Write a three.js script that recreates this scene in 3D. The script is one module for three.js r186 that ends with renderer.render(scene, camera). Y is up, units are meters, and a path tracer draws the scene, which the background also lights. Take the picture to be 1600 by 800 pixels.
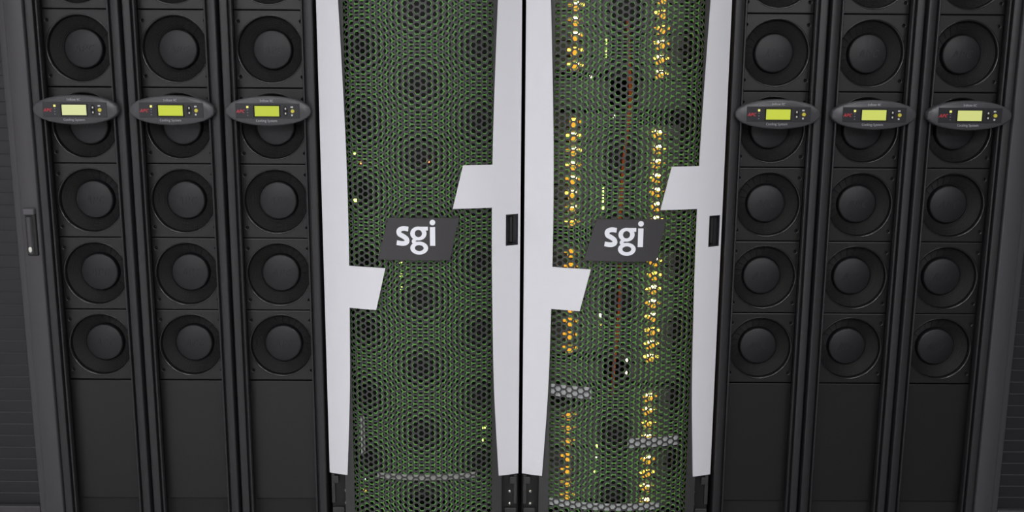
import * as THREE from 'three';
import { mergeGeometries, toCreasedNormals } from 'three/addons/utils/BufferGeometryUtils.js';
import { RoundedBoxGeometry } from 'three/addons/geometries/RoundedBoxGeometry.js';
import { FontLoader } from 'three/addons/loaders/FontLoader.js';
import { TextGeometry } from 'three/addons/geometries/TextGeometry.js';
import { RectAreaLightUniformsLib } from 'three/addons/lights/RectAreaLightUniformsLib.js';

// ---------------------------------------------------------------- camera, lights, exposure
const scene = new THREE.Scene();
scene.background = new THREE.Color(0x000000);
const camera = new THREE.PerspectiveCamera(2 * Math.atan(400 / 1500) * 180 / Math.PI, 2, 0.05, 30);
{
  const pitch = 0.1804, yaw = 0.0046, roll = 0.0067;
  const ct = Math.cos(pitch), st = Math.sin(pitch), cp = Math.cos(yaw), sp = Math.sin(yaw);
  const fw = new THREE.Vector3(sp * ct, -st, -cp * ct), r = new THREE.Vector3(cp, 0, sp);
  const u = new THREE.Vector3().crossVectors(r, fw);
  const X = r.clone().multiplyScalar(Math.cos(roll)).addScaledVector(u, Math.sin(roll));
  const Y = u.clone().multiplyScalar(Math.cos(roll)).addScaledVector(r, -Math.sin(roll));
  camera.quaternion.setFromRotationMatrix(new THREE.Matrix4().makeBasis(X, Y, fw.clone().negate()));
  camera.position.set(-0.0465, 1.55, 3.057);
}
const renderer = new THREE.WebGLRenderer({ antialias: true });
renderer.toneMapping = THREE.LinearToneMapping;
renderer.toneMappingExposure = 1.1;
renderer.outputColorSpace = THREE.SRGBColorSpace;
renderer.shadowMap.enabled = true;
RectAreaLightUniformsLib.init();
const CEIL = 3.0;
// ceiling luminaires: [x, z, strength]
const LUMINAIRES = [[-1.9, 3.3, 15.5], [0, 3.3, 14], [1.9, 3.3, 19], [-1.9, 5.4, 28], [0, 5.4, 23], [1.9, 5.4, 34]];
const LIGHT_COLOR = new THREE.Color().setRGB(1.0, 0.985, 1.0);

// ---------------------------------------------------------------- helpers
const taken = {};
function numbered(n) {
  if (!(n in taken)) { taken[n] = 0; return n; }
  taken[n]++; return n + '_' + String(taken[n]).padStart(3, '0');
}
function mat(r, g, b, rough, extra = {}) {
  const m = new THREE.MeshStandardMaterial({ roughness: rough, side: THREE.DoubleSide, ...extra });
  m.color.setRGB(r, g, b); return m;
}
function glow(r, g, b, k, base = 0.3) {
  const m = new THREE.MeshStandardMaterial({ roughness: 0.4 });
  m.color.setRGB(r * base, g * base, b * base); m.emissive.setRGB(r, g, b); m.emissiveIntensity = k; return m;
}
function part(name, geos, m, parent) {
  const g = Array.isArray(geos) ? (geos.length > 1 ? mergeGeometries(geos.map(plain)) : geos[0]) : geos;
  const o = new THREE.Mesh(g, m); o.name = name; o.castShadow = o.receiveShadow = true; parent.add(o); return o;
}
function plain(g) { // same attributes everywhere so that anything merges
  const n = g.index ? g.toNonIndexed() : g;
  for (const k of Object.keys(n.attributes)) if (!['position', 'normal', 'uv'].includes(k)) n.deleteAttribute(k);
  if (!n.attributes.uv) n.setAttribute('uv', new THREE.BufferAttribute(new Float32Array(n.attributes.position.count * 2), 2));
  return n;
}
function thing(name, label, category, pos, group) {
  const o = new THREE.Group(); o.name = numbered(name); scene.add(o); o.position.set(...pos);
  o.userData = { label, category }; if (group) o.userData.group = group; return o;
}
function copyOf(root, label, pos) {
  const r = root.clone(); r.name = numbered(root.name.replace(/_\d\d\d$/, '')); r.userData = { ...root.userData, label };
  r.position.set(...pos); scene.add(r); return r;
}
function structure(name, geos, m) { const o = part(name, geos, m, scene); o.userData.kind = 'structure'; return o; }
function box(x0, x1, y0, y1, z0, z1) {
  const g = new THREE.BoxGeometry(x1 - x0, y1 - y0, z1 - z0); g.translate((x0 + x1) / 2, (y0 + y1) / 2, (z0 + z1) / 2); return g;
}
function rbox(x0, x1, y0, y1, z0, z1, r = 0.002) {
  const g = new RoundedBoxGeometry(x1 - x0, y1 - y0, z1 - z0, 2, r); g.translate((x0 + x1) / 2, (y0 + y1) / 2, (z0 + z1) / 2); return g;
}
function shapeOf(pts) { const s = new THREE.Shape(); pts.forEach(([x, y], i) => i ? s.lineTo(x, y) : s.moveTo(x, y)); s.closePath(); return s; }
function upright(profile, y0, y1) { // profile in (x, z), swept straight up from y0 to y1
  const g = new THREE.ExtrudeGeometry(shapeOf(profile.map(([x, z]) => [x, -z])), { depth: y1 - y0, bevelEnabled: false });
  g.rotateX(-Math.PI / 2); g.translate(0, y0, 0); return toCreasedNormals(g, 0.6);
}
function arcPts(cx, cz, r, a0, a1, n = 6) {
  const o = []; for (let i = 0; i <= n; i++) { const a = (a0 + (a1 - a0) * i / n) * Math.PI / 180; o.push([cx + r * Math.cos(a), cz + r * Math.sin(a)]); } return o;
}
const sansBold = await new FontLoader().loadAsync('fonts/droid/droid_sans_bold.typeface.json');
const sans = await new FontLoader().loadAsync('fonts/droid/droid_sans_regular.typeface.json');
function text(str, font, width, depth, x, y, z, slant = 0, seg = 4) { // width-fitted, centred on x, y
  const g = new TextGeometry(str, { font, size: 1, depth: 1, curveSegments: seg, bevelEnabled: false });
  g.computeBoundingBox(); const b = g.boundingBox, s = width / (b.max.x - b.min.x);
  g.translate(-(b.min.x + b.max.x) / 2, -(b.min.y + b.max.y) / 2, 0); g.scale(s, s, depth);
  if (slant) g.applyMatrix4(new THREE.Matrix4().set(1, slant, 0, 0, 0, 1, 0, 0, 0, 0, 1, 0, 0, 0, 0, 1));
  g.translate(x, y, z); return g;
}
function noiseMap(size, fn) {
  const d = new Uint8Array(size * size * 4);
  for (let j = 0; j < size; j++) for (let i = 0; i < size; i++) { const v = fn(i / size, j / size) * 255; const k = (j * size + i) * 4; d[k] = d[k + 1] = d[k + 2] = v; d[k + 3] = 255; }
  const t = new THREE.DataTexture(d, size, size); t.wrapS = t.wrapT = THREE.RepeatWrapping; t.magFilter = THREE.LinearFilter; t.minFilter = THREE.LinearMipmapLinearFilter; t.generateMipmaps = true; t.needsUpdate = true; return t;
}
let seed = 7; const rnd = () => (seed = (seed * 16807) % 2147483647) / 2147483647;

// ---------------------------------------------------------------- materials
const M = {
  panel: mat(0.0078, 0.0076, 0.0079, 0.4), rail: mat(0.019, 0.0186, 0.0198, 0.4), grille: mat(0.005, 0.005, 0.0052, 0.7),
  lip: mat(0.009, 0.009, 0.0095, 0.2), hub: mat(0.0068, 0.0066, 0.0082, 0.5), hole: mat(0.004, 0.004, 0.004, 0.8), cabinetBlack: mat(0.004, 0.004, 0.0045, 0.8),
  display: mat(0.056, 0.056, 0.061, 0.35), inset: mat(0.016, 0.016, 0.02, 0.35), print: mat(0.42, 0.42, 0.44, 0.6), red: mat(0.5, 0.035, 0.045, 0.5),
  button: mat(0.62, 0.62, 0.6, 0.4), yellow: mat(0.62, 0.55, 0.05, 0.4),
  white: mat(0.74, 0.745, 0.775, 0.45), whiteLetter: mat(0.86, 0.88, 0.93, 0.3), badge: mat(0.04, 0.038, 0.04, 0.5),
  mesh: mat(0.043, 0.0425, 0.042, 0.45), green: mat(0.2, 0.5, 0.12, 0.38), border: mat(0.045, 0.043, 0.046, 0.45),
  stile: mat(0.05, 0.0485, 0.052, 0.4), slat: mat(0.013, 0.013, 0.0155, 0.45),
  steel: mat(0.55, 0.54, 0.5, 0.3, { metalness: 1 }), bracket: mat(0.004, 0.004, 0.004, 0.5), greyPart: mat(0.03, 0.03, 0.03, 0.5),
  blade: mat(0.11, 0.115, 0.1, 0.5), alu: mat(0.86, 0.88, 0.87, 0.4), cable: mat(0.55, 0.1, 0.025, 0.5),
  lens: mat(0.35, 0.2, 0.03, 0.4),
};

// ---------------------------------------------------------------- the room
const RX = 3.4, ZB = -1.35, ZF = 6.8, T = 0.12;
const darkPaint = mat(0.16, 0.16, 0.165, 0.85), wallPaint = mat(0.8, 0.8, 0.81, 0.85), ceilPaint = mat(0.7, 0.7, 0.7, 0.9), dirt = noiseMap(128, (u, v) => 0.75 + 0.25 * rnd());
const floor = structure('floor', box(-RX, RX, -T, -0.012, ZB, ZF), mat(0.1, 0.1, 0.1, 0.9));
const tileGeo = new RoundedBoxGeometry(0.597, 0.012, 0.597, 1, 0.002);
const tileMats = [0.58, 0.6, 0.62].map(v => mat(v, v, v * 1.01, 0.45, { map: dirt }));
const darkTile = mat(0.13, 0.13, 0.135, 0.5, { map: dirt });
for (let i = 0; i < 11; i++) for (let j = 0; j < 11; j++) {
  const t = part('tile', tileGeo, i > 5 ? darkTile : tileMats[(i * 5 + j * 3) % 3], floor); t.position.set(-3.0 + i * 0.6, -0.006, 0.1 + j * 0.6);
}
structure('ceiling', box(-RX, RX, CEIL, CEIL + T, ZB, ZF), ceilPaint);
structure('wall_back', box(-RX - T, RX + T, -T, CEIL + T, ZB - T, ZB), wallPaint);
structure('wall_front_left', box(-RX - T, 0.3, -T, CEIL + T, ZF, ZF + T), mat(0.3, 0.3, 0.31, 0.85));
structure('wall_front_right', box(0.3, RX + T, -T, CEIL + T, ZF, ZF + T), darkPaint);
structure('wall_left', box(-RX - T, -RX, -T, CEIL + T, ZB, ZF), wallPaint);
structure('wall_right', box(RX, RX + T, -T, CEIL + T, ZB, ZF), darkPaint);

// ---------------------------------------------------------------- cooling units
const ROW = 0.2413, TOP = 1.7634 + ROW;
function lensShape(a, b, n = 2.0, k = 72) {
  const pts = []; for (let i = 0; i < k; i++) { const t = i / k * 2 * Math.PI, c = Math.cos(t), s = Math.sin(t);
    pts.push([a * Math.sign(c) * Math.abs(c) ** (2 / n), b * Math.sign(s) * Math.abs(s) ** (2 / n)]); }
  return shapeOf(pts);
}
const railProfile = s => { // outer rounding, broad face, groove, thin bead, return to the recess
  const p = [[0.1445, -0.10], ...arcPts(0.1395, -0.005, 0.005, 0, 90, 5), ...arcPts(0.1245, -0.005, 0.005, 90, 180, 4), [0.1195, -0.018], [0.1125, -0.018],
    ...arcPts(0.1092, -0.0045, 0.0033, 0, 180, 5), [0.1059, -0.018], [0.1125, -0.03], [0.1125, -0.10]];
  return s > 0 ? p : p.map(([x, z]) => [-x, z]).reverse();
};
const unitScreenOff = glow(0.6, 0.66, 0.08, 0.75);
function makeCoolingUnit() {
  const t = thing('cooling_unit', '', 'cooling unit', [0, 0, 0], 'slim dark cooling units with round fans and oval displays');
  part('case', [box(-0.143, 0.143, 0.03, 2.03, -1.07, -0.102)], M.cabinetBlack, t);
  part('rail', upright(railProfile(-1), 0.04, 2.03), M.rail, t);
  part('rail', upright(railProfile(1), 0.04, 2.03), M.rail, t);
  const R = 0.1027;
  const plateShape = shapeOf([[-0.109, -ROW / 2 + 0.0038], [0.109, -ROW / 2 + 0.0038], [0.109, ROW / 2 - 0.0038], [-0.109, ROW / 2 - 0.0038]]);
  const ring = new THREE.Path(); ring.absarc(0, 0, R + 0.0042, 0, Math.PI * 2, true); plateShape.holes.push(ring);
  for (const [x, y] of [[-1, -1], [1, -1], [-1, 1], [1, 1]]) { const h = new THREE.Path(); h.absarc(x * 0.098, y * 0.086, 0.0068, 0, Math.PI * 2, true); plateShape.holes.push(h); }
  const plate = new THREE.ExtrudeGeometry(plateShape, { depth: 0.006, bevelEnabled: true, bevelThickness: 0.0035, bevelSize: 0.003, bevelSegments: 3, curveSegments: 56 }); plate.translate(0, 0, -0.0495);
  // dished wire guard: concentric ridges running down to the motor
  const prof = []; const n = 11;
  for (let i = 0; i <= n; i++) { const f = i / n, r = 0.062 + (R - 0.062) * f, z = -0.088 + 0.036 * Math.pow(f, 0.8);
    if (i) prof.push([r - 0.0014, z - 0.004]); prof.push([r, z + 0.001]); if (i < n) prof.push([r + 0.0008, z - 0.004]); }
  const guard = new THREE.LatheGeometry(prof.map(([r, z]) => new THREE.Vector2(r, z)), 48); guard.rotateX(Math.PI / 2);
  const spokes = []; for (let k = 0; k < 24; k++) { const g = new THREE.BoxGeometry(R - 0.062, 0.0012, 0.0012); g.rotateY(-0.72); g.translate((R + 0.062) / 2, 0, -0.068); g.rotateZ(k * Math.PI / 12); spokes.push(g); }
  const hub = new THREE.LatheGeometry([[0, -0.066], [0.0572, -0.066], [0.0585, -0.0664], [0.0598, -0.0674], [0.061, -0.069], [0.0618, -0.071], [0.0622, -0.074], [0.0622, -0.095]].map(([r, z]) => new THREE.Vector2(r, z)), 56); hub.rotateX(Math.PI / 2);
  const hubGeo = toCreasedNormals(hub, 0.45);
  const logo = text('APC', sansBold, 0.062, 0.0016, 0.002, 0, -0.0665, 0.25, 3);
  const screw = new THREE.CylinderGeometry(0.0032, 0.0032, 0.003, 12); screw.rotateX(Math.PI / 2);
  const guardGeo = mergeGeometries([guard, ...spokes].map(plain)); const back = box(-0.1122, 0.1122, -ROW / 2 + 0.001, ROW / 2 - 0.001, -0.099, -0.0955);
  const lip = new THREE.LatheGeometry([[R + 0.0046, -0.0405], [R + 0.0042, -0.0396], [R + 0.0034, -0.0391], [R + 0.0018, -0.0392], [R + 0.0002, -0.0401], [R - 0.0012, -0.0417], [R - 0.0021, -0.044], [R - 0.0026, -0.048], [R - 0.0028, -0.053]].map(([r, z]) => new THREE.Vector2(r, z)), 64); lip.rotateX(Math.PI / 2);
  for (let k = 0; k < 6; k++) {
    const m = part('fan_module', plate, M.panel, t); m.position.set(0, TOP - ROW * (k + 0.5), 0);
    part('fan_guard', guardGeo, M.grille, m); part('bezel', lip, M.lip, m); part('fan_hub', hubGeo, M.hub, m); part('logo', logo, M.hub, m); part('backing', back, M.hole, m);
    for (const [x, y] of [[-1, -1], [1, -1], [-1, 1], [1, 1]]) part('screw', screw, M.hole, m).position.set(x * 0.098, y * 0.086, -0.0475);
  }
  part('lower_panel', rbox(-0.1122, 0.1122, 0.135, TOP - 6 * ROW - 0.0025, -0.046, -0.040, 0.0015), M.panel, t);
  part('kick_plate', box(-0.1122, 0.1122, 0.03, 0.1335, -0.058, -0.050), M.grille, t);
  // oval display
  const d = part('display', (() => { const g = new THREE.ExtrudeGeometry(lensShape(0.127, 0.0405), { depth: 0.016, bevelEnabled: true, bevelThickness: 0.007, bevelSize: 0.006, bevelSegments: 4 }); g.translate(0, 0, 0.003); return toCreasedNormals(g, 0.7); })(), M.display, t);
  d.position.set(0, 1.4525, 0);
  const Z = 0.026;
  part('control_plate', rbox(-0.1, 0.1, -0.023, 0.024, Z - 0.004, Z + 0.0012, 0.001), M.inset, d);
  part('screen_bezel', rbox(-0.044, 0.041, -0.0195, 0.0185, Z, Z + 0.002, 0.0008), M.hole, d);
  part('screen', rbox(-0.0395, 0.0365, -0.0165, 0.0155, Z + 0.0012, Z + 0.0026, 0.0005), unitScreenOff, d);
  part('logo', text('APC', sansBold, 0.0255, 0.0006, -0.0835, -0.001, Z + 0.0012, 0.25, 3), M.red, d);
  part('indicator', rbox(-0.0655, -0.0585, 0.0085, 0.0155, Z, Z + 0.0025, 0.001), glow(0.85, 0.8, 0.2, 0.8), d);
  for (let k = 0; k < 3; k++) part('indicator', rbox(-0.064, -0.060, 0.0018 - k * 0.0085, 0.0048 - k * 0.0085, Z, Z + 0.002, 0.0006), mat(0.14, 0.15, 0.2, 0.4), d);
  const pad = new THREE.ExtrudeGeometry(lensShape(0.0075, 0.0155, 2), { depth: 0.001, bevelEnabled: false }); pad.translate(0.0565, 0, Z + 0.0008);
  part('button_pad', pad, M.hole, d);
  for (const [x, y, w, h] of [[0.0565, 0.0075, 0.0045, 0.006], [0.0565, -0.0075, 0.0045, 0.006], [0.0765, 0.0125, 0.008, 0.0045], [0.0765, -0.0125, 0.0055, 0.0055]])
    part('button', rbox(x - w / 2, x + w / 2, y - h / 2, y + h / 2, Z, Z + 0.003, 0.0012), M.button, d);
  const yb = new THREE.CylinderGeometry(0.0055, 0.0062, 0.004, 20); yb.rotateX(Math.PI / 2); yb.translate(0.0785, 0, Z + 0.002);
  part('button', yb, M.yellow, d).userData.label = 'round yellow button';
  part('lettering', text('InRow RC', sans, 0.042, 0.0006, -0.002, 0.0315, Z - 0.0001, 0, 3), M.print, d);
  part('lettering', text('Cooling System', sans, 0.066, 0.0006, -0.004, -0.0315, Z - 0.0001, 0, 3), M.print, d);
  return t;
}
const UW = 0.6486;
const unitLabels = [
  'dark cooling unit with pale cream-green screen, beside the post with a handle',
  'dark cooling unit with yellow-green screen, middle of the three left of the white doors',
  'dark cooling unit with yellow-green screen, touching the left edge of the white doors',
  'dark cooling unit with yellow-green screen, touching the right edge of the white doors',
  'dark cooling unit with light lime screen, middle of the three right of the white doors',
  'dark cooling unit with pale lime screen, rightmost, beside the plain post without handle'];
const screenTints = [[0.66, 0.7, 0.33], [0.52, 0.6, 0.035], [0.48, 0.56, 0.035], [0.53, 0.6, 0.045], [0.58, 0.64, 0.12], [0.62, 0.66, 0.22]];
const unitX = [-UW - 0.75, -UW - 0.45, -UW - 0.15, UW + 0.15, UW + 0.45, UW + 0.75];
const unit0 = makeCoolingUnit();
unitX.forEach((x, i) => {
  const u = i ? copyOf(unit0, unitLabels[i], [x, 0, 0]) : unit0;
  if (!i) { u.userData.label = unitLabels[0]; u.position.set(x, 0, 0); }
  u.traverse(o => { if (o.name === 'screen') o.material = glow(...screenTints[i], 0.7); });
});

// ---------------------------------------------------------------- end racks with slatted doors
function makeEndRack(side, label) { // side -1: rack at the left end of the row, its visible stile on the right
  const t = thing('end_rack', label, 'rack', [side * (UW + 0.9 + 0.2945), 0, 0], 'dark racks at the two ends of the row');
  const s = -side; // direction of the visible stile
  part('cabinet', [box(-0.294, 0.294, 0.02, 2.03, -1.07, -0.05)], M.cabinetBlack, t);
  const prof = [[0.294, -0.045], ...arcPts(0.287, -0.007, 0.007, 0, 90, 5), ...arcPts(0.239, -0.005, 0.005, 90, 165, 4), [0.2325, -0.012], ...arcPts(0.214, -0.017, 0.005, 90, 170, 4), [0.208, -0.045]];
  const P = q => (q > 0 ? prof : prof.map(([x, z]) => [-x, z]).reverse());
  for (const q of [-1, 1]) part('stile', upright(P(q), 0.05, 2.02), M.stile, t);
  part('rail', rbox(-0.208, 0.208, 0.05, 0.114, -0.045, -0.012, 0.004), M.stile, t);
  part('rail', rbox(-0.208, 0.208, 1.95, 2.02, -0.045, -0.012, 0.004), M.stile, t);
  const pitch = 0.0412, sl = new THREE.ExtrudeGeometry(shapeOf([[0, 0], [0.0385, 0.0025], [0.041, 0.0012], [0.041, -0.006], [0, -0.006]]), { depth: 0.416, bevelEnabled: false });
  sl.applyMatrix4(new THREE.Matrix4().makeBasis(new THREE.Vector3(0, 1, 0), new THREE.Vector3(0, 0, 1), new THREE.Vector3(1, 0, 0))); sl.translate(-0.208, 0, -0.03);
  for (let y = 0.116; y < 1.93; y += pitch) part('slat', sl, M.slat, t).position.y = y;
  if (side < 0) {
    const cx = s * 0.267;
    // handle: ledge, sunk grip and round key lock
    const h = part('handle', [rbox(cx - 0.017, cx + 0.017, 0.985, 1.125, -0.004, 0.008, 0.004)], M.bracket, t);
    part('grip', upright(arcPts(cx - 0.004, 0.006, 0.0105, 0, 180, 8), 0.992, 1.112), M.stile, h);
    part('ledge', rbox(cx - 0.018, cx + 0.018, 1.118, 1.14, -0.002, 0.017, 0.005), mat(0.085, 0.083, 0.09, 0.4), h);
    const k = new THREE.SphereGeometry(0.0072, 16, 12); k.scale(0.8, 1.3, 0.5); k.translate(cx - 0.002, 1.007, 0.018);
    part('key_lock', k, mat(0.75, 0.74, 0.66, 0.3), h).userData.label = 'small cream key lock';
  }
  return t;
}
makeEndRack(-1, 'dark rack at the left end, its front post carrying a handle with cream lock');
makeEndRack(1, 'dark rack at the right end, its front post plain and without a handle');

// ---------------------------------------------------------------- bowed computer racks
const HW = 0.318, BOW = 0.094, RA = (HW * HW + BOW * BOW) / (2 * BOW);
const bowZ = x => Math.sqrt(RA * RA - x * x) - (RA - BOW);
// solid panel following the bow: rows of y, left and right limits per row
function bowed(ys, xa, xb, nx, thick, off = 0) {
  const f = [], b = [];
  for (const y of ys) { const r = [], q = []; const a = xa(y), c = xb(y);
    for (let i = 0; i <= nx; i++) { const x = a + (c - a) * i / nx, z = bowZ(x) + off; r.push([x, y, z]); q.push([x, y, z - thick]); } f.push(r); b.push(q); }
  const P = []; const quad = (p, q, r, s) => P.push(...p, ...q, ...r, ...p, ...r, ...s);
  const ny = ys.length - 1;
  for (let j = 0; j < ny; j++) for (let i = 0; i < nx; i++) { quad(f[j][i], f[j][i + 1], f[j + 1][i + 1], f[j + 1][i]); quad(b[j][i + 1], b[j][i], b[j + 1][i], b[j + 1][i + 1]); }
  for (let j = 0; j < ny; j++) { quad(b[j][0], f[j][0], f[j + 1][0], b[j + 1][0]); quad(f[j][nx], b[j][nx], b[j + 1][nx], f[j + 1][nx]); }
  for (let i = 0; i < nx; i++) { quad(b[0][i], b[0][i + 1], f[0][i + 1], f[0][i]); quad(f[ny][i], f[ny][i + 1], b[ny][i + 1], b[ny][i]); }
  const g = new THREE.BufferGeometry(); g.setAttribute('position', new THREE.BufferAttribute(new Float32Array(P), 3)); g.computeVertexNormals();
  return toCreasedNormals(g, 0.4);
}
// sheet with hexagonal holes, bent to the bow: lattice pitch p, hole across flats h
function hexSheet(p, h, cols, s0, yRef, yLo, yHi, off, t) {
  const R = RA + off, P = [], map = (s, y, d) => { const a = s / R, r = R - d; return [r * Math.sin(a), y, r * Math.cos(a) - (RA - BOW)]; };
  const ro = p / Math.sqrt(3), ri = h / Math.sqrt(3), cs = Array.from({ length: 6 }, (_, k) => [Math.cos(k * Math.PI / 3), Math.sin(k * Math.PI / 3)]);
  for (let i = -cols; i <= cols; i++) {
    const s = s0 + i * p * Math.sqrt(3) / 2, sh = (i & 1) ? 0.5 : 0;
    for (let j = Math.ceil((yLo - yRef) / p - sh); yRef + (j + sh) * p < yHi; j++) {
      const y = yRef + (j + sh) * p;
      for (let k = 0; k < 6; k++) { const [c0, n0] = cs[k], [c1, n1] = cs[(k + 1) % 6];
        const A = map(s + ro * c0, y + ro * n0, 0), B = map(s + ro * c1, y + ro * n1, 0), C = map(s + ri * c1, y + ri * n1, 0), D = map(s + ri * c0, y + ri * n0, 0);
        const E = map(s + ri * c0, y + ri * n0, t), F = map(s + ri * c1, y + ri * n1, t);
        P.push(...A, ...B, ...C, ...A, ...C, ...D, ...D, ...C, ...F, ...D, ...F, ...E); }
    }
  }
  const g = new THREE.BufferGeometry(); g.setAttribute('position', new THREE.BufferAttribute(new Float32Array(P), 3)); g.computeVertexNormals(); return g;
}
const curve = [[0.05, 0.262], [0.25, 0.252], [0.55, 0.236], [0.79, 0.2303], [1.0, 0.2275], [1.2, 0.2275], [1.4, 0.2305], [1.79, 0.2435], [2.03, 0.255]];
function innerEdge(y) { // smooth curve through the measured inner edge of the white trims
  let k = 0; while (k < curve.length - 2 && y > curve[k + 1][0]) k++;
  const p = i => curve[Math.max(0, Math.min(curve.length - 1, i))], [y0, a] = p(k), [y1, b] = p(k + 1), t = (y - y0) / (y1 - y0);
  const m0 = (b - p(k - 1)[1]) / (y1 - p(k - 1)[0]) * (y1 - y0), m1 = (p(k + 2)[1] - a) / (p(k + 2)[0] - y0) * (y1 - y0);
  return (2 * t ** 3 - 3 * t * t + 1) * a + (t ** 3 - 2 * t * t + t) * m0 + (-2 * t ** 3 + 3 * t * t) * b + (t ** 3 - t * t) * m1;
}
// the three badge letters, drawn as strokes on a 545-unit wide grid (y down, baseline 485)
function letterGeo() {
  const K = 0.0002235, P = ([u, v]) => new THREE.Vector2(-0.0695 + (u - 255) * K, 1.0415 + (485 - v) * K);
  const ribbon = (pts, w0, n = 40) => { const c = new THREE.SplineCurve(pts.map(P)), l = [], r = [];
    for (let i = 0; i <= n; i++) { const p = c.getPoint(i / n), t = c.getTangent(i / n), w = w0 * K / 2; l.push([p.x - t.y * w, p.y + t.x * w]); r.push([p.x + t.y * w, p.y - t.x * w]); }
    return shapeOf([...l, ...r.reverse()]); };
  const oval = (u, v, a, b, ia, ib) => { const c = P([u, v]), s = new THREE.Shape(); s.absellipse(c.x, c.y, a * K, b * K, 0, Math.PI * 2);
    if (ia) { const h = new THREE.Path(); h.absellipse(c.x, c.y, ia * K, ib * K, 0, Math.PI * 2, true); s.holes.push(h); } return s; };
  const poly = pts => shapeOf(pts.map(p => { const q = P(p); return [q.x, q.y]; }));
  const shapes = [ribbon([[424, 249], [352, 241], [296, 266], [298, 318], [350, 350], [396, 386], [400, 432], [348, 453], [260, 441]], 66),
    oval(563, 310, 113, 98, 50, 52), poly([[575, 214], [697, 214], [697, 266], [640, 272], [600, 250]]),
    ribbon([[530, 385], [498, 408], [496, 432], [535, 450]], 46, 12), oval(573, 516, 124, 92, 62, 42),
    poly([[724, 220], [797, 220], [797, 483], [724, 483]]), oval(760, 155, 39, 39)];
  return mergeGeometries(shapes.map((sh, i) => { const g = plain(new THREE.ExtrudeGeometry(sh, { depth: 0.003 + i * 0.00002, bevelEnabled: false, curveSegments: 24 })); return g; }));
}
const steps = (a, b, n) => Array.from({ length: n + 1 }, (_, i) => a + (b - a) * i / n);
const PITCH = 0.0219, GAP = 0.03, GREEN = PITCH / (1 + PITCH / 0.223) * (1 + GAP / 2.97);
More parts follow.
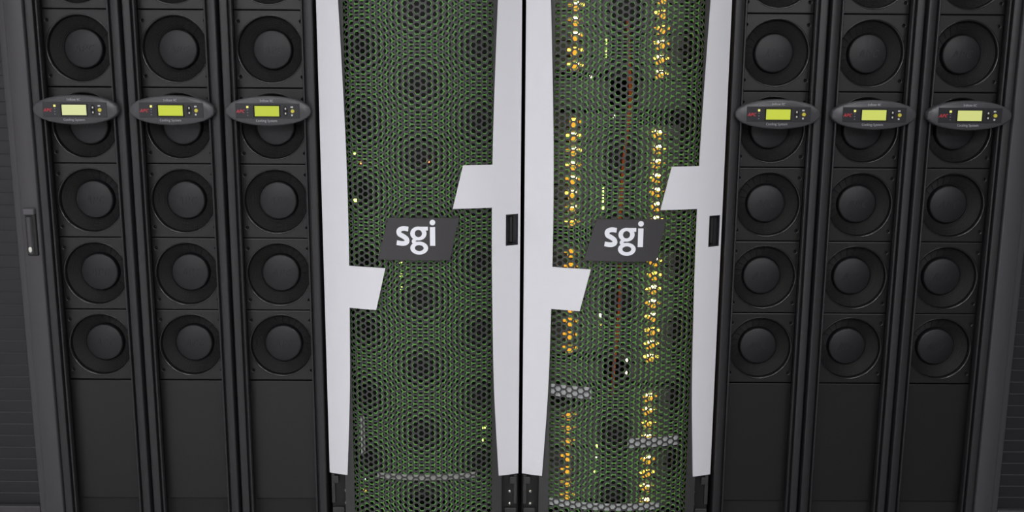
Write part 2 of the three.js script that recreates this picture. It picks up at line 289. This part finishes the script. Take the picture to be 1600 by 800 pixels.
function makeRack(x, greenShift, label, strips) {
  const t = thing('computer_rack', label, 'computer rack', [x, 0, 0], 'tall computer racks with white-trimmed bowed doors');
  part('cabinet', [box(-0.318, -0.305, 0.02, 2.03, -1.07, -0.035), box(0.305, 0.318, 0.02, 2.03, -1.07, -0.035), box(-0.305, 0.305, 2.0, 2.03, -1.07, -0.035),
    box(-0.305, 0.305, 0.02, 0.05, -1.07, -0.035), box(-0.305, 0.305, 0.05, 2.0, -1.07, -1.05)], M.cabinetBlack, t);
  // front sheet with its plain margins
  const strip = (a, b) => bowed(steps(0.05, 2.0, 2), () => a, () => b, 6, 0.012, -0.0055);
  part('perforated_panel', [hexSheet(PITCH, 0.0163, 12, 0, 1.537, 0.075, 1.985, -0.006, 0.0015), strip(-0.262, -0.2295), strip(0.2295, 0.262)], M.mesh, t);
  part('green_screen', hexSheet(GREEN, GREEN * 0.79, 13, greenShift, 1.537, 0.06, 1.99, -0.006 - GAP, 0.001), M.green, t);
  // white trims with their slanted tabs
  const YL = 0.247, YH = 2.0, L = [-1, 1];
  const leftTab = bowed(steps(0.829, 0.966, 4), y => -innerEdge(y), y => -0.140 + (y - 0.829) / 0.137 * 0.032, 12, 0.007);
  part('white_trim', [bowed(steps(YL, YH, 40), () => -HW, y => -innerEdge(y), 4, 0.007), leftTab], M.white, t);
  const rightTab = bowed(steps(1.156, 1.291, 4), y => 0.1055 + (y - 1.156) / 0.135 * 0.032, y => innerEdge(y), 12, 0.007);
  const S0 = 0.2715, S1 = 0.3105, SL = 1.030, SH = 1.131;
  part('white_trim', [bowed(steps(YL, SL, 18), y => innerEdge(y), () => HW, 4, 0.007), bowed(steps(SH, YH, 20), y => innerEdge(y), () => HW, 4, 0.007),
    bowed(steps(SL, SH, 3), y => innerEdge(y), () => S0, 3, 0.007), bowed(steps(SL, SH, 1), () => S1, () => HW, 1, 0.007), rightTab], M.white, t);
  t.children.filter(o => o.name === 'white_trim').forEach(o => { // the lower edge rises a little towards the mesh
    const a = o.geometry.attributes.position; for (let i = 0; i < a.count; i++) if (a.getY(i) < YL + 0.001) a.setY(i, YL + 0.0065 * (HW - Math.abs(a.getX(i))) / 0.066);
  });
  const hr = part('handle_recess', [box(S0 - 0.002, S1 + 0.002, SL - 0.002, SH + 0.002, -0.024, -0.02), bowed([SL, SL + 0.004], () => S0, () => S1, 2, 0.03, -0.003), bowed([SH - 0.004, SH], () => S0, () => S1, 2, 0.03, -0.003),
    bowed([SL, SH], () => S0, () => S0 + 0.004, 1, 0.03, -0.003), bowed([SL, SH], () => S1 - 0.004, () => S1, 1, 0.03, -0.003)], M.inset, t);
  part('latch', rbox(S0 + 0.010, S0 + 0.022, SL + 0.006, SH - 0.006, -0.019, -0.004, 0.003), M.panel, hr);
  // flat metal strips clipped behind the front sheet
  strips.forEach(([a, b, y0, y1, m]) => { part('strip', bowed([y0, y1], () => a, () => b, 10, 0.003, -0.02), m, t).userData.label = 'pale metal strip behind the mesh'; });
  // slanted badge with raised letters
  const b = part('badge', bowed(steps(0.995, 1.1285, 3), y => -0.131 + (y - 0.995) / 0.1335 * 0.037, y => 0.097 + (y - 0.995) / 0.1335 * 0.028, 14, 0.012, 0.008), M.badge, t);
  const lt = letterGeo(); lt.translate(0, 0, bowZ(0) + 0.006);
  part('lettering', lt, M.whiteLetter, b);
  // hardware below the trims
  for (const s of L) {
    const h = part('hinge_bracket', [box(Math.min(s * 0.262, s * 0.312), Math.max(s * 0.262, s * 0.312), 0.05, 0.245, -0.034, -0.012)], M.bracket, t);
    const sc = new THREE.LatheGeometry([[0, 0.006], [0.0035, 0.0055], [0.006, 0.003], [0.0068, 0]].map(([r, z]) => new THREE.Vector2(r, z)), 16); sc.rotateX(Math.PI / 2);
    const inner = s * x < 0;
    for (const y of [0.178, 0.1335]) part('screw', sc, M.steel, h).position.set(inner ? s * 0.289 : s * 0.266, y, -0.012);
    part('strap', rbox(Math.min(s * 0.302, s * 0.314), Math.max(s * 0.302, s * 0.314), 0.135, 0.24, -0.02, -0.004, 0.002), M.greyPart, h);
    part('block', rbox(Math.min(s * 0.289, s * 0.312), Math.max(s * 0.289, s * 0.312), 0.208, 0.234, -0.012, 0.0, 0.002), M.greyPart, h);
    part('block', rbox(Math.min(s * 0.272, s * 0.312), Math.max(s * 0.272, s * 0.312), 0.06, 0.12, -0.012, -0.002, 0.002), M.greyPart, h);
  }
  return t;
}
const RC = UW / 2, brightStrip = mat(0.6, 0.63, 0.62, 0.45), dullStrip = mat(0.42, 0.44, 0.4, 0.5);
makeRack(-RC, -0.0023, 'white-trimmed computer rack on the left, dark behind its green mesh', [[-0.150, 0.180, 0.252, 0.271, dullStrip], [-0.205, -0.190, 0.33, 0.46, dullStrip]]);
makeRack(RC, 0.0022, 'white-trimmed computer rack on the right, amber lights glowing behind its green mesh', [[-0.226, -0.096, 0.532, 0.572, brightStrip], [0.026, 0.197, 0.368, 0.4, brightStrip], [-0.226, 0.139, 0.148, 0.172, brightStrip]]);

// ---------------------------------------------------------------- lit blade enclosures in the right-hand rack
const amberHot = glow(1.0, 0.74, 0.26, 22), amber = glow(1.0, 0.55, 0.06, 4.5), orange = glow(1.0, 0.42, 0.03, 1.0), lime = glow(0.75, 0.95, 0.15, 5), redGlow = glow(1.0, 0.2, 0.06, 4), paleGreen = glow(0.7, 1.0, 0.7, 6), warmWhite = glow(1.0, 0.85, 0.55, 9);
const ZL = -0.062, AL = -0.159, AR = 0.113;
const ledGeo = w => rbox(-w / 2, w / 2, -0.004, 0.004, -0.001, 0.004, 0.0015);
const ledWide = ledGeo(0.022), ledSmall = ledGeo(0.009), lensGeo = rbox(-0.013, 0.013, -0.012, 0.010, -0.001, 0.0025, 0.001);
function makeEnclosure(label, y0, y1, left, right, groups) {
  const t = thing('blade_enclosure', label, 'server', [RC, 0, 0], 'blade enclosures with amber lights behind the right mesh');
  part('chassis', [box(-0.235, 0.235, y0, y1, -0.80, -0.11), box(-0.235, -0.225, y0, y1, -0.11, -0.07), box(0.185, 0.195, y0, y1, -0.11, -0.07)], M.cabinetBlack, t);
  part('switch_bay', rbox(-0.05, 0.048, y0 + 0.004, y1 - 0.004, -0.11, -0.1, 0.002), M.bracket, t);
  const addCol = (ys, cx, a, b, dim) => ys.forEach((y, i) => {
    const bl = part('blade', [rbox(a, b, y - 0.022, y + 0.021, -0.11, ZL, 0.002)], M.blade, t);
    const seq = rnd();
    const core = part('led', ledWide, dim ? orange : (seq < 0.72 ? amberHot : amber), bl); core.position.set(cx, y, ZL);
    const lens = part('led_lens', lensGeo, orange, bl); lens.position.set(cx - 0.002, y - 0.0125, ZL);
    for (const d of [-1, 1]) { if (rnd() < 0.85) part('led', ledSmall, dim ? orange : (rnd() < 0.6 ? amber : orange), bl).position.set(cx + d * 0.021, y - 0.003 - 0.004 * rnd(), ZL); }
  });
  addCol(left.ys, AL, -0.222, -0.055, left.dim); addCol(right.ys, AR, 0.053, 0.184, right.dim);
  return t;
}
const rows = (lo, n, p = 0.0467) => Array.from({ length: n }, (_, i) => lo + i * p);
const E = [
  makeEnclosure('topmost amber-lit blade enclosure behind the right mesh, cut by the photo edge', 1.556, 1.985, { ys: rows(1.606, 8) }, { ys: rows(1.582, 8) }),
  makeEnclosure('amber-lit blade enclosure behind the right mesh, just above the badge', 1.037, 1.46, { ys: rows(1.102, 8) }, { ys: rows(1.065, 8) }),
  makeEnclosure('amber-lit blade enclosure behind the right mesh, just below the badge', 0.615, 1.03, { ys: rows(0.675, 8), dim: true }, { ys: rows(0.643, 8, 0.0473) }),
  makeEnclosure('lowest blade enclosure behind the right mesh, dim orange on its left side', 0.1, 0.545, { ys: [...rows(0.15, 4), ...rows(0.345, 3)], dim: true }, { ys: [0.128, 0.18, 0.232, 0.281, 0.362, 0.409, 0.457, 0.505] }),
];
part('shelf', [box(-0.235, -0.05, 1.463, 1.553, -0.3, -0.075), box(0.05, 0.2, 1.463, 1.553, -0.3, -0.075)], M.blade, E[0]);
part('shelf', [box(-0.235, -0.05, 0.548, 0.612, -0.3, -0.075), box(0.05, 0.2, 0.548, 0.612, -0.3, -0.075)], M.blade, E[2]);
function ledAt(parent, ax, y, w, h, m) { const p = parent.position; part('status_light', rbox(ax - p.x - w / 2, ax - p.x + w / 2, y - p.y - h / 2, y - p.y + h / 2, ZL - 0.002, ZL + 0.004, 0.001), m, parent); }
ledAt(E[0], 0.215, 1.565, 0.008, 0.008, warmWhite); ledAt(E[1], 0.294, 1.44, 0.008, 0.009, warmWhite);
ledAt(E[1], 0.264, 1.202, 0.004, 0.02, lime); ledAt(E[1], 0.264, 1.172, 0.004, 0.03, lime); ledAt(E[1], 0.265, 1.143, 0.006, 0.009, lime);
ledAt(E[0], 0.262, 1.675, 0.004, 0.026, lime); ledAt(E[0], 0.262, 1.64, 0.004, 0.03, lime);
ledAt(E[2], 0.356, 0.627, 0.008, 0.009, warmWhite); ledAt(E[2], 0.355, 0.583, 0.008, 0.009, warmWhite);
ledAt(E[3], 0.262, 0.321, 0.007, 0.009, lime); ledAt(E[3], 0.260, 0.284, 0.007, 0.009, warmWhite); ledAt(E[3], 0.257, 0.226, 0.006, 0.009, lime);
ledAt(E[2], 0.264, 0.781, 0.006, 0.013, warmWhite); ledAt(E[2], 0.269, 0.746, 0.007, 0.007, amber);
// red cable hanging in the middle bay
{
  const c = new THREE.CatmullRomCurve3([[0.006, 1.74], [0.012, 1.6], [0.02, 1.5], [0.004, 1.3], [0.0, 1.2], [-0.005, 1.06], [0.004, 0.9], [0.0, 0.75], [-0.01, 0.62], [-0.012, 0.5]].map(([x, y], i) => new THREE.Vector3(x, y, -0.062 + 0.003 * (i % 2))));
  const g = new THREE.TubeGeometry(c, 60, 0.006, 8); const o = part(numbered('cable'), g, M.cable, scene); o.position.set(RC, 0, 0);
  o.userData = { label: 'rust-red cable hanging down the middle behind the right mesh', category: 'cable' };
}

// ---------------------------------------------------------------- dark servers in the left-hand rack
function makeServer(label, y0, y1) {
  const t = thing('server_chassis', label, 'server', [-RC, 0, 0], 'dark servers behind the left mesh');
  part('chassis', [box(-0.235, 0.235, y0, y1, -0.80, -0.13)], M.cabinetBlack, t);
  part('face_plate', [rbox(-0.235, 0.235, y0 + 0.003, y1 - 0.003, -0.13, -0.12, 0.002)], M.bracket, t);
  part('ear', [rbox(-0.232, -0.2, y0 + 0.003, y1 - 0.003, -0.12, ZL, 0.003)], M.bracket, t); part('ear', [rbox(0.2, 0.232, y0 + 0.003, y1 - 0.003, -0.12, ZL, 0.003)], M.bracket, t);
  return t;
}
const S = [makeServer('topmost dark server behind the left mesh, without any light', 1.36, 1.98), makeServer('dark server behind the left mesh above the badge, with tiny red and yellow lights', 1.06, 1.355),
  makeServer('dark server behind the left mesh beneath the badge, three yellow dots in a column', 0.53, 1.055), makeServer('lowest dark server behind the left mesh, with yellow dots at its right', 0.1, 0.525)];
const dot = (p, ax, y, m, z = 0) => ledAt(p, ax, y, 0.009, 0.009, m);
dot(S[1], -0.542, 1.317, lime); dot(S[1], -0.522, 1.286, redGlow); dot(S[1], -0.306, 1.292, redGlow); dot(S[1], -0.545, 1.163, lime);
for (const y of [0.96, 0.915, 0.871]) dot(S[2], -0.4, y, lime);
dot(S[3], -0.131, 0.386, lime); dot(S[3], -0.118, 0.386, lime); dot(S[3], -0.131, 0.34, lime); dot(S[3], -0.536, 0.194, paleGreen); dot(S[3], -0.535, 0.156, amber);

// ---------------------------------------------------------------- ceiling luminaires
const spots = ['front left', 'front middle', 'front right', 'rear left', 'rear middle', 'rear right'];
LUMINAIRES.forEach(([x, z, k], i) => {
  const t = thing('ceiling_light', 'rectangular white ceiling light panel over the ' + spots[i] + ' of the aisle', 'ceiling light', [x, CEIL, z], 'ceiling light panels over the aisle');
  part('frame', [box(-0.6, 0.6, -0.03, 0, -0.3, -0.28), box(-0.6, 0.6, -0.03, 0, 0.28, 0.3), box(-0.6, -0.58, -0.03, 0, -0.28, 0.28), box(0.58, 0.6, -0.03, 0, -0.28, 0.28)], ceilPaint, t);
  const dm = new THREE.MeshStandardMaterial({ color: 0xffffff, roughness: 0.6, emissive: LIGHT_COLOR, emissiveIntensity: 1.5 });
  part('diffuser', box(-0.58, 0.58, -0.02, -0.012, -0.28, 0.28), dm, t);
  const l = new THREE.RectAreaLight(LIGHT_COLOR, k, 1.16, 0.56); l.position.set(0, -0.024, 0); l.rotation.x = -Math.PI / 2; t.add(l);
});

// narrow tube fittings on the ceiling close to the racks
[-1.0, 1.0].forEach((x, i) => {
  const t = thing('tube_light', 'narrow white tube fitting above the ' + ['left', 'right'][i] + ' cooling units', 'ceiling light', [x, CEIL, 0.62], 'narrow tube fittings along the racks');
  part('housing', box(-0.62, 0.62, -0.03, 0, -0.06, 0.06), ceilPaint, t);
  part('tube', box(-0.6, 0.6, -0.045, -0.031, -0.045, 0.045), new THREE.MeshStandardMaterial({ color: 0xffffff, roughness: 0.6, emissive: LIGHT_COLOR, emissiveIntensity: 1.5 }), t);
  const l = new THREE.RectAreaLight(LIGHT_COLOR, 9, 1.2, 0.09); l.position.set(0, -0.05, 0); l.rotation.x = -Math.PI / 2; t.add(l);
});

renderer.render(scene, camera);
